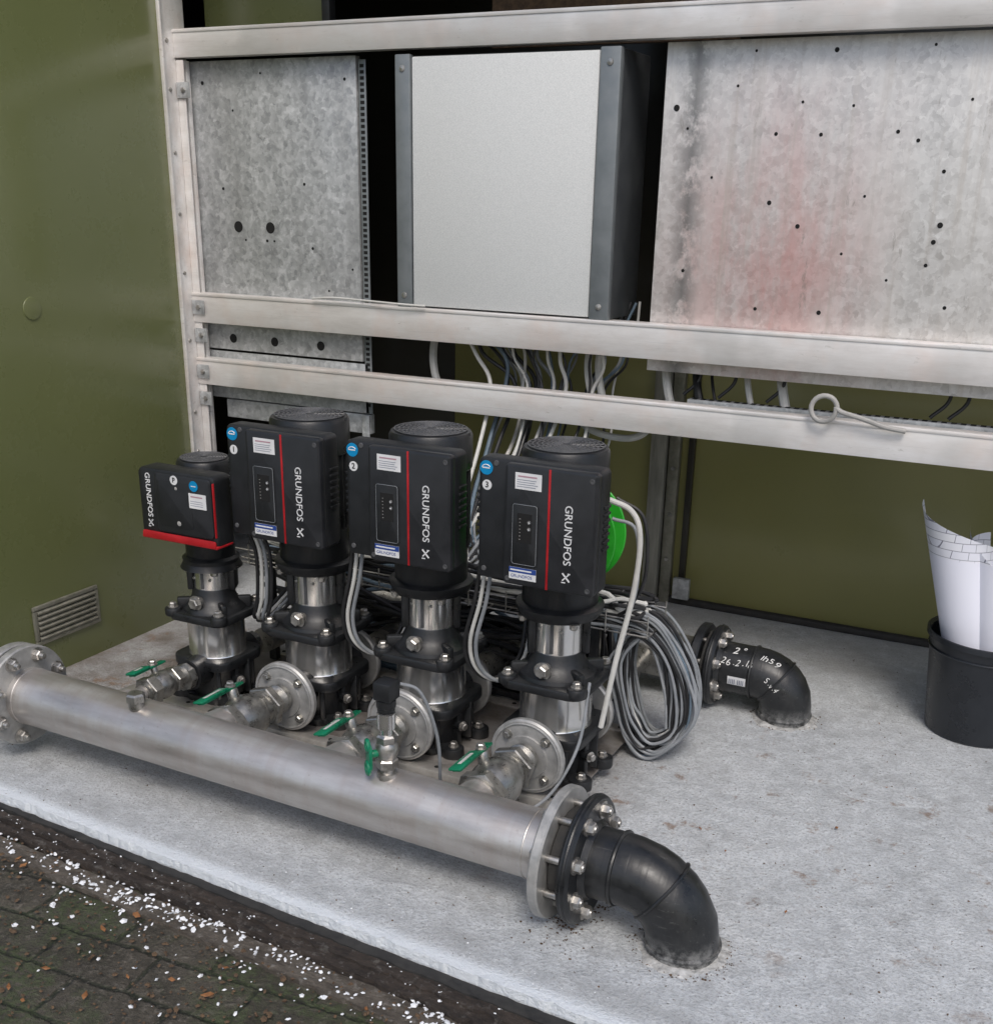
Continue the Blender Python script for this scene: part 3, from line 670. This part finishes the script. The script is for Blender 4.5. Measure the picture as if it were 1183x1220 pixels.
# valves
def valve(x,zv,ya,yb,s,label):
    e=empty("ball_valve",(x,ya,zv),label,"valve","ball valves between pumps and manifold")
    L=ya-yb
    m=MB()
    pr=[(0,.030),(.012,.030),(.0125,.0325)]
    for i in range(6): pr+=[(.014+i*.0035,.0325),(.0155+i*.0035,.0305),(.0172+i*.0035,.0325)]
    pr+=[(.038,.030),(.0385,.037),(.064,.037),(.0645,.034),(.080,.034),(.090,.044),(.105,.048),(.128,.048),(.145,.042),(.155,.038),(.1555,.043),(.188,.043),(.1885,.036),(.215,.034)]
    pr=[(t*L/.215,r*s) for t,r in pr];m.lathe((0,0,0),(0,-1,0),pr,'fitting',40)
    m.lathe((0,-.040*L/.215,0),(0,-1,0),[(0,.043*s),(.002,.046*s),(.020,.046*s),(.022,.043*s)],'fitting',6,.3);m.lathe((0,-.158*L/.215,0),(0,-1,0),[(0,.048*s),(.002,.052*s),(.026,.052*s),(.028,.048*s)],'fitting',6,.3)
    yc=-.118*L/.215
    m.cyl((-.02*s,yc,.03*s),(-.03*s,yc,.060*s),.012*s,'fitting',16);m.obj("valve_body",e)
    m=MB();tl=Matrix.Translation((-.031*s,yc,.062*s))@Matrix.Rotation(rad(-14),4,'Y')
    m.box(-.010,.010,-.085*s-.01,.035,-.003,.003,'green',.002,M4=tl);m.box(-.014,.014,-.09*s-.012,-.02,.002,.008,'green',.004,M4=tl)
    m.box(-.004,.004,-.08*s,-.035,.0081,.0086,'cable_light',.0,M4=tl)
    m.hexb(tl@Vector((0,0,.004)),(0,0,1),.009,.010,'bolt');m.obj("lever",e)
    return e
for x in PX: valve(x,.130,-.160,-.405,1.10,"steel ball valve with green lever handle")
valve(-.925,.135,-.17,-.315,.72,"small steel ball valve with green lever handle")
m=MB();m.lathe((-.925,-.3155,.137),(0,-1,0),[(0,.019),(.10,.019)],'pipe',28);m.obj("connecting_pipe",label="thin steel pipe between small valve and manifold",category="pipe")
# pressure tapping
pt=empty("pressure_sensor",(-.145,YM-.01,mz(-.145)+.062),"pressure sensor on small valve with green wing handle","sensor")
m=MB();m.lathe((0,0,-.004),(0,0,1),[(0,.021),(.012,.020),(.013,.014),(.022,.014)],'bolt',24)
m.hexb((0,0,.020),(0,0,1),.022,.020,'bolt',False);m.lathe((0,0,.038),(0,0,1),[(0,.017),(.01,.022),(.028,.022),(.036,.017)],'bolt',24)
m.hexb((0,0,.072),(0,0,1),.020,.018,'bolt',False);m.lathe((0,0,.089),(0,0,1),[(0,.012),(.014,.012),(.015,.018),(.045,.018),(.047,.013)],'stainless',24);m.obj("valve_body",pt)
m=MB();m.cyl((-.010,-.015,.052),(-.022,-.028,.052),.008,'green',14)
Mw=Matrix.Translation((-.020,-.026,.046))@Matrix.Rotation(rad(-40),4,'Z')@Matrix.Rotation(rad(90),4,'X')
m.prism(rsq(.013,.028,.009),0,.007,'green',.002,M4=Mw);m.torus((-.024,-.031,.024),(.7,.7,0),.012,.0045,'green',24);m.torus((-.024,-.031,.072),(.7,.7,0),.010,.0045,'green',24);m.obj("wing_handle",pt)
m=MB();m.lathe((0,0,.136),(0,0,1),[(0,.012),(.003,.017),(.010,.017),(.012,.019),(.026,.019)],'black_plastic',24);m.box(-.019,.019,-.018,.022,.162,.200,'black_plastic',.004)
m.cyl((0,.022,.185),(0,.042,.180),.007,'black_plastic',14);m.obj("plug_connector",pt)
m=MB();m.tube(smoothpath([(0,.042,.180),(.035,.07,.155),(.055,.10,.05),(.04,.14,-.08),(.02,.2,-.15),(.12,.22,-.175),(.20,.30,-.15),(.24,.38,-.05),(.245,.42,.09)]),.0035,'cable_grey',8);m.obj("cable",pt)
# ------------------------------------------------------------ elbows
def elbow(loc,x0,xs,R,r,z,label,nb=8,fr_=.125,gap=.02):
    e=empty("elbow_pipe",loc,label,"pipe elbow")
    m=MB();path=[Vector((x0-.004,0,z)),Vector((x0+.02,0,z))]
    path+=[Vector((x0+(xs-x0)*t,0,z)) for t in (.4,.7,1)]
    for i in range(1,5):
        for k_ in (-.35,.35) if i<4 else (-.35,):
            a=rad(90*(i-.5+k_)/3.6) if i<4 else rad(90)
            path.append(Vector((xs+R*math.sin(a),0,z-R*(1-math.cos(a)))))
    path.append(Vector((xs+R,0,-.02)))
    m.tube(path,r,'pe',56)
    m.torus((xs-.012,0,z),(1,0,0),r,.0045,'pe',56)
    m.lathe((x0,0,z),(1,0,0),[(0,r+.012),(.02,r+.012),(.035,r+.002)],'pe',56)
    a=rad(37);m.torus((xs+R*math.sin(a),0,z-R*(1-math.cos(a))),(math.cos(a),0,-math.sin(a)),r+.0005,.0032,'pe',56)
    m.torus((xs+R,0,.016),(0,0,1),r,.004,'pe',56)
    m.obj("pipe_body",e)
    m=MB();m.ring((x0+.0,0,z),(x0+.024,0,z),fr_,r,'black_cast',64,.005);m.torus((x0+.012,0,z),(1,0,0),fr_-.002,.004,'black_cast',64);m.obj("backing_ring",e)
    m=MB();m.ring((x0-gap,0,z),(x0-.002,0,z),r+.024,.04,'rubber',48,.003);m.obj("gasket",e)
    for i in range(nb):
        m=MB();a=rad(22.5+360/nb*i);q=Vector((x0,(fr_-.026)*math.cos(a),z+(fr_-.026)*math.sin(a)))
        m.cyl(q-Vector((gap+.032,0,0)),q+Vector((.042,0,0)),.0070,'bolt',12);m.hexb(q+Vector((.024,0,0)),(1,0,0),.0125,.013,'bolt');m.hexb(q-Vector((gap+.021,0,0)),(-1,0,0),.0125,.011,'bolt')
        m.obj("flange_bolt",e)
    m=MB();n=120;vs=[];fs=[];ph=[random.random()*6 for _ in range(4)]
    for i in range(n):
        a=2*math.pi*i/n;j=1+.45*math.sin(3*a+ph[0])+.3*math.sin(7*a+ph[1])+.2*math.sin(13*a+ph[2])+random.uniform(-.15,.15)
        j=max(.1,j)
        for t,zz in ((r-.004,.0),(r-.003,.003*j),(r+.003+.003*j,.0028*j),(r+.006+.010*j,.0008),(r+.008+.012*j,-.002)):
            vs.append((xs+R+t*math.cos(a),t*math.sin(a),zz))
    for i in range(n):
        for c in range(4): fs.append([i*5+c,i*5+c+1,((i+1)%n)*5+c+1,((i+1)%n)*5+c])
    m.add(vs,fs,'mortar');m.obj("mortar_collar",e)
    return e
elbow((0,YM,0),.262,.352,.112,.066,.128,"black plastic elbow pipe with bolted flange entering the slab",8,.120,.028)
re=elbow((0,.60,0),.185,.310,.075,.066,.112,"black plastic elbow with white handwriting near back wall",8,.105,.012)
def wrap(cx,ang,sc=0,r=.0675):
    def f(co):
        x=cx+co.x;a=rad(ang)+(co.y+sc*co.x)/r
        if x<=.310: return Vector((x,-r*math.cos(a)-co.z*math.cos(a),.112+r*math.sin(a)+co.z*math.sin(a)))
        R=.075;th=(x-.310)/.11
        cxx=.310+R*math.sin(th);cz=.112-R*(1-math.cos(th));n=Vector((math.sin(th),0,math.cos(th)))
        return Vector((cxx,0,cz))+Vector((0,-1,0))*(r+co.z)*math.cos(a)+n*(r+co.z)*math.sin(a)
    return f
m=MB()
def scrawl(txt,x,ang,size,sc):
    for ch in txt:
        if ch!=" ":
            m.text(ch,size*random.uniform(.95,1.08),'chalk',None,.0008,-.0002,wrap(x,ang+random.uniform(-2,2),random.uniform(-.12,.12)),shear=random.uniform(.1,.3))
        x+=size*(.36 if ch in ".1 \u00b0" else .60);ang+=sc
scrawl("2\u00b0",.252,62,.030,.6);scrawl("1h59",.318,56,.023,-.5)
scrawl("26.2.16",.226,33,.0245,.2);scrawl("S.v.4",.352,12,.022,-1)
m.obj("handwriting",re)
m=MB();vs=[];fs=[]
for i in range(5):
    a=rad(2-i*5);y=-.0668*math.cos(a);z=.112+.0668*math.sin(a);vs+=[(.245,y,z),(.292,y,z)]
for i in range(4): fs.append([2*i,2*i+1,2*i+3,2*i+2])
m.add(vs,fs,'white')
for i in range(9):
    if i!=4:
        x=.249+i*.0045;m.box(x,x+.002,-.0676,-.0669,.112+.0668*math.sin(rad(-15)),.112+.0668*math.sin(rad(-4)),'ink',0)
m.obj("type_sticker",re)
mr=empty("manifold_pipe",(-.5,.60,0),"stainless steel inlet collector pipe behind the pumps","pipe")
m=MB();m.lathe((-.65,0,.112),(1,0,0),[(0,.062),(1.28,.062)],'fitting',56);m.obj("pipe",mr)
m=MB();m.ring((.645,0,.112),(.668,0,.112),.105,.055,'black_cast',56,.004);m.obj("end_flange",mr)
for x in PX+[-.925]:
    m=MB();m.lathe((x+.5,-.06,.118),(0,-1,0),[(0,.036),(.10,.036),(.101,.045),(.16,.045),(.161,.036),(.40,.034)],'fitting',32);m.obj("branch_pipe",mr)
# ------------------------------------------------------------ cables
cols=['cable_grey','cable_black','cable_black','cable_light','cable_blue','cable_black','cable_black']
tr=empty("cable_tray",(-.4,.22,.0),"wire mesh cable tray behind the pumps","cable tray")
m=MB()
for y,z in ((-.06,.36),(-.06,.325),(-.03,.325),(0,.325),(.03,.325),(.06,.325),(.06,.36)): m.tube([(-.62,y,z),(.55,y,z)],.0022,'bolt',6)
for i in range(24):
    x=-.62+i*.0508;m.tube([(x,-.062,.375),(x,-.062,.323),(x,.062,.323),(x,.062,.375)],.002,'bolt',6)
m.obj("wire_basket",tr)
for x in (-.55,-.1,.40):
    m=MB();m.box(x-.012,x+.012,-.01,.01,0.033,.321,'black_cast',.002);m.obj("support_leg",tr)
m=MB()
for i in range(30):
    y=.17+random.random()*.1;z=.335+random.random()*.06;k=random.choice(cols)
    p=[(-1.0+random.random()*.3,y,z)]
    for x in (-.75,-.5,-.25,0,.08): p.append((x+random.uniform(-.03,.03),y+random.uniform(-.03,.03),z+random.uniform(-.02,.02)))
    p.append((.12,y+.03,z-.005))
    m.tube(smoothpath(p,5),random.uniform(.0035,.0065),k,7)
m.obj("cable_bundle",label="grey and black cables lying in the wire tray",category="cables")
m=MB()
for i in range(46):
    y=random.uniform(.32,.50);k='cable_black' if random.random()<.88 else 'cable_blue'
    z=random.uniform(.02,.28);p=[(-1.15+random.random()*.2,y,z)]
    for x in (-.8,-.55,-.3,-.10): p.append((x+random.uniform(-.06,.06),y+random.uniform(-.05,.05),max(.01,z+random.uniform(-.06,.06))))
    p.append((random.uniform(-.06,.0),y-.05,.30))
    m.tube(smoothpath(p,5),random.uniform(.005,.009),k,7)
m.obj("cable_tangle",label="tangle of dark cables piled behind the pumps",category="cables")
m=MB()
rr=lambda a: random.uniform(-a,a)
for i in range(46):
    k=random.choice(['cable_grey','cable_grey','cable_black','cable_grey','cable_blue','cable_black','cable_light','cable_grey']);yy=.24+rr(.045)
    q=random.uniform(-1,1);w_=.050+q*.026;bt=.034-q*.022+random.uniform(-.006,.014);tp=.330+q*.028
    p=[(-.02,yy-.03,.345+rr(.025)),(.06,yy-.01,tp+.014+rr(.008)),(.125+w_*.4,yy+.01,tp-.012+rr(.012)),(.165+w_,yy+.01,.225+rr(.015)),(.188+w_*.9+rr(.008),yy,.11+rr(.015)),(.168+rr(.018),yy-.01,bt),(.118-q*.014,yy-.015,bt+.03+rr(.01)),(.088-q*.018,yy-.01,.14),(.07-q*.018+rr(.01),yy,.23),(.09+rr(.01),yy+.01,.29+rr(.012)),(.125+w_*.3,yy+.02,.30+rr(.02)),(.155+w_*.8,yy+.02,.2+rr(.03)),(.175+w_*.6,yy+.01,.09)]
    m.tube(smoothpath(p,7),random.uniform(.0028,.0046),k,7)
m.torus((.222,.24,.115),(.3,0,1),.028,.005,'cable_black',20,6)
m.obj("cable_coil",label="looped bundle of grey and black cables resting on slab",category="cables")
GC="cables hanging behind the frame rails"
def cable(pts,r,k,label,n=8,group=GC,name="cable"):
    m=MB();m.tube(smoothpath(pts,8),r,k,n);m.obj(name,label=label,category="cable",group=group)
for i in range(30):
    x=-.64+i*.018+random.uniform(-.01,.01);x2=-.50+i*.0105+random.uniform(-.03,.03);y=.65+random.random()*.12;k=['cable_black','cable_light','cable_grey','cable_black','cable_light','cable_blue','cable_grey','cable_black'][i%8]
    cable([(x,y,1.0),(x+random.uniform(-.03,.03),y-.01,.93),((x+x2)/2+random.uniform(-.04,.04),y-.02,.85),(x2,y-.02,.77),(x2+random.uniform(-.03,.03),y-.10,.62),(x2*.6-.15+random.uniform(-.04,.04),.42,.45),(-.35+random.uniform(-.1,.1),.25,.36)],random.choice([.0035,.0045,.0055]),k,{"cable_black":"thin black cable hanging behind the rails","cable_grey":"thin grey cable hanging behind the rails","cable_light":"thin pale cable hanging behind the rails","cable_blue":"thin blue-grey cable hanging behind the rails"}[k])
for x,k,r in ((-.70,'cable_light',.011),(-.235,'cable_light',.010),(-.205,'cable_light',.010),(.06,'cable_black',.010),(.19,'cable_light',.008),(.10,'cable_black',.004),(.275,'cable_light',.012),(-.02,'cable_light',.011)):
    cable([(x,.72,1.0),(x-.005,.71,.92),(x-.01,.69,.85),(x+.01,.66,.79),(x+.03,.67,.72)],r,k,"thick pale conduit passing behind the rails" if k=='cable_light' else "thick black cable passing behind the rails")
for x in (.03,.12,.24,.62,.66):
    cable([(x,.68,.92),(x+.03,.68,.88),(x+.035,.67,.83),(x,.66,.79)],.0045,'cable_black',"thin black cable hanging behind the rails")
cable([(-.26,.66,.72),(-.23,.655,.685),(-.17,.65,.668),(-.10,.65,.668),(-.06,.655,.69),(-.05,.66,.73)],.009,'cable_light',"pale grey conduit bending under the lower rail")
cable([(-1.02,YR-.012,.972),(-.95,YR-.014,.978),(-.85,YR-.012,.976),(-.75,YR-.018,.974),(-.66,YR-.012,.972)],.0028,'cable_light',"thin white wire lying on the middle rail")
GH="cables leading from the pump control boxes"
lb="grey cable looping from control box to tray"
for x in (-.32-.13,-.13,):
    for dx,k in ((0,'cable_light'),(.014,'cable_grey'),(-.013,'cable_black')):
        cable([(x+dx,-.10,.52),(x+dx-.012,-.10,.44),(x+dx-.04,-.09,.34),(x+dx-.035,-.07,.27),(x+dx+.0,-.03,.235),(x+dx+.03,.04,.27),(x+dx,.14,.35)],.0045,k,lb,8,GH)
for dx,k in ((0,'cable_light'),(.014,'cable_grey'),(-.013,'cable_black'),(.028,'cable_black')):
    x=-.64-.12;cable([(x+dx,-.09,.52),(x+dx+.02,-.08,.45),(x+dx+.01,-.07,.34),(x+dx-.02,-.05,.27),(x+dx-.03,.02,.27),(x+dx,.14,.35)],.0045,k,lb,8,GH)
cable([(.10,-.02,.68),(.15,.0,.655),(.172,.0,.60),(.165,.0,.48),(.14,-.01,.33),(.118,-.02,.17)],.0060,'cable_light',"pale grey hose curving down beside the pump",10,GH)
cable([(.09,.05,.62),(.14,.06,.60),(.155,.05,.5),(.14,.06,.42),(.10,.14,.37)],.004,'cable_grey',lb,10,GH)
cable([(.09,.07,.66),(.15,.08,.62),(.165,.07,.5),(.13,.08,.42),(.08,.15,.37)],.004,'cable_black',"black cable looping from control box to tray",10,GH)
rl=empty("hose_reel",(-.088,.24,0),"bright green round reel standing behind the pump","reel")
m=MB()
for y in (-.035,.03): m.ring((0,y,.52),(0,y+.006,.52),.130,.06,'brightgreen',56,.002)
m.cyl((0,-.034,.52),(0,.034,.52),.065,'brightgreen',40);m.obj("drum",rl)
m=MB()
for i in range(5): m.torus((0,-.02+i*.01,.52),(0,1,0),.09,.008,'brightgreen',40)
m.obj("hose",rl)
m=MB();m.box(-.012,.012,-.008,.008,.037,.50,'black_cast',.002);m.box(-.05,.05,-.03,.03,.037,.044,'black_cast',.002);m.obj("stand",rl)
# ------------------------------------------------------------ bucket + drawings
bk=empty("bucket",(.832,.78,0),"black plastic bucket holding rolled drawings","bucket")
m=MB();m.lathe((0,0,0),(0,0,1),[(0,0),(0,.118),(.004,.122),(.238,.143),(.248,.145),(.250,.152),(.262,.152),(.264,.148),(.256,.141),(.02,.117),(.012,0)],'bucket',56)
m.torus((0,0,.222),(0,0,1),.1425,.003,'bucket',56);m.obj("bucket_body",bk)
def sheet(c,h0,h1,R,a0,a1,lean,name,label,cone=.3,cut=0):
    m=MB();vs=[];fs=[];n=36;k=12
    for j in range(k+1):
        t=j/k
        for i in range(n+1):
            s=i/n;a=rad(a0+(a1-a0)*s);z=h0+(h1-h0)*t-(cut*s)*t;rr_=R*(1+cone*t)*(1+.12*s)
            vs.append((c[0]+rr_*math.cos(a)+lean[0]*z,c[1]+rr_*math.sin(a)+lean[1]*z,z))
    for j in range(k):
        for i in range(n): q=j*(n+1)+i;fs.append([q,q+1,q+n+2,q+n+1])
    m.add(vs,fs,'paper');return m.obj(name,label=label,category="paper",group="rolled drawings in the bucket")
sheet((.845,.765),.03,.575,.060,170,425,(-.25,.0),"rolled_drawing","rolled white construction drawing standing in black bucket",.32,.13)
sheet((.880,.752),.03,.53,.060,185,400,(-.12,.02),"rolled_drawing","loosely rolled white sheet leaning in black bucket",.28,.22)
sheet((.862,.775),.03,.50,.036,100,470,(-.14,.03),"rolled_drawing","tightly rolled white sheet inside the other drawings",.25,.06)
# ------------------------------------------------------------ hail, debris
m=MB();ico=[(0,0,1),(.9,0,.2),(.2,.9,.2),(-.8,.4,.2),(-.6,-.7,.2),(.4,-.85,.2),(0,0,-.6)]
icf=[[0,1,2],[0,2,3],[0,3,4],[0,4,5],[0,5,1],[6,2,1],[6,3,2],[6,4,3],[6,5,4],[6,1,5]]
def grain(x,y,z,s,k='salt'):
    q=Matrix.Rotation(random.random()*6.28,3,'Z')@Matrix.Rotation(random.random()*.8,3,'X')
    sc=Vector((s*random.uniform(.6,1.5),s*random.uniform(.6,1.2),s*random.uniform(.3,.8)))
    m.add([q@Vector((a[0]*sc.x,a[1]*sc.y,a[2]*sc.z))+Vector((x,y,z)) for a in ico],icf,k)
cl=[(random.uniform(-1.3,.6),random.uniform(.0,.06)) for _ in range(45)]
for i in range(900):
    if random.random()<.65:
        c0=random.choice(cl);x=c0[0]+random.gauss(0,.05);d=.072+abs(c0[1]+random.gauss(0,.02))
    else: x=random.uniform(-1.5,.7);d=.070+random.expovariate(10)
    z=-.034 if d<.125 else -.043
    grain(x,ye(x)-d,z,random.choice([.002,.003,.0036,.0042,.0050,.0062]))
for i in range(110): x=random.uniform(-1.4,.6);grain(x,ye(x)-random.uniform(.02,.07),-.020,random.uniform(.0015,.003))
for i in range(140): x=random.uniform(-1.1,.5);grain(x,ye(x)+abs(random.gauss(0,.05)),.0008,random.uniform(.001,.002))
m.obj("hail_grains",kind="stuff",smooth=False)
m=MB()
for i in range(900):
    x=random.uniform(-1.3,1.2);y=random.uniform(-.66,1.25);grain(x,y,.0008,random.uniform(.001,.0028),'dirt')
for i in range(130):
    a=random.random()*6.28;d=.08+abs(random.gauss(0,.012));grain(.464+d*math.cos(a),YM+d*math.sin(a),.001,random.uniform(.0012,.0026),'dirt')
for i in range(260): grain(.250+random.gauss(0,.03),YM+random.gauss(0,.05),.001,random.uniform(.0015,.0035),'dirt')
for i in range(90):
    a=random.random()*6.28;d=.075+abs(random.gauss(0,.012));grain(.385+d*math.cos(a),.6+d*math.sin(a),.001,random.uniform(.0012,.0026),'dirt')
for i in range(1600): x=random.uniform(-1.4,.6);grain(x,ye(x)-random.uniform(.05,.5),-.037,random.uniform(.002,.006),'dirt')
m.obj("soil_crumbs",kind="stuff",smooth=False)
m=MB()
for i in range(44):
    if i<34: x=random.uniform(-1.1,.4);y=ye(x)-random.uniform(.09,.45);z=-.034
    else: x=random.uniform(.2,1.1);y=random.uniform(-.3,1.0);z=.004
    s=random.uniform(.005,.012)*(.6 if i>=34 else 1);q=Matrix.Translation((x,y,z))@Matrix.Rotation(random.random()*6.28,4,'Z')@Matrix.Rotation(random.uniform(-.3,.3),4,'X')
    m.add([q@Vector(v) for v in ((-s,0,0),(-s*.3,s*.5,.003),(s*.5,s*.4,.001),(s*1.2,0,.003),(s*.4,-s*.45,0),(-s*.4,-s*.4,.002))],[[0,1,2,3,4,5]],'leaf')
m.obj("dead_leaves",kind="stuff",smooth=False)
# ------------------------------------------------------------ light, camera
wd=bpy.data.worlds.new("World");scene.world=wd;wd.use_nodes=True;nt=wd.node_tree;bg=nt.nodes['Background']
sky=nt.nodes.new("ShaderNodeTexSky");sky.sky_type='NISHITA';sky.sun_disc=False;sky.sun_elevation=rad(52);sky.sun_rotation=rad(150);sky.dust_density=3.2;sky.air_density=1
nt.links.new(sky.outputs[0],bg.inputs[0]);bg.inputs[1].default_value=.15
sl=bpy.data.lights.new("sun",'SUN');sl.energy=1.5;sl.angle=rad(18);sl.color=(1,.97,.93);so=bpy.data.objects.new("sun",sl);coll.objects.link(so)
az=rad(150);el=rad(52);d=Vector((math.sin(az)*math.cos(el),math.cos(az)*math.cos(el),math.sin(el)))
so.rotation_euler=d.to_track_quat('Z','Y').to_euler()
cd=bpy.data.cameras.new("camera");co=bpy.data.objects.new("camera",cd);coll.objects.link(co);scene.camera=co
co.location=(.9225,-2.147,1.249);co.rotation_euler=(1.194,-.01886,.471)
cd.sensor_fit='VERTICAL';cd.sensor_height=24;cd.lens=24*1362/1220;cd.shift_y=160.7/1220;cd.clip_start=.05;cd.clip_end=500
scene.view_settings.view_transform='Standard';scene.view_settings.look='None';scene.view_settings.exposure=0
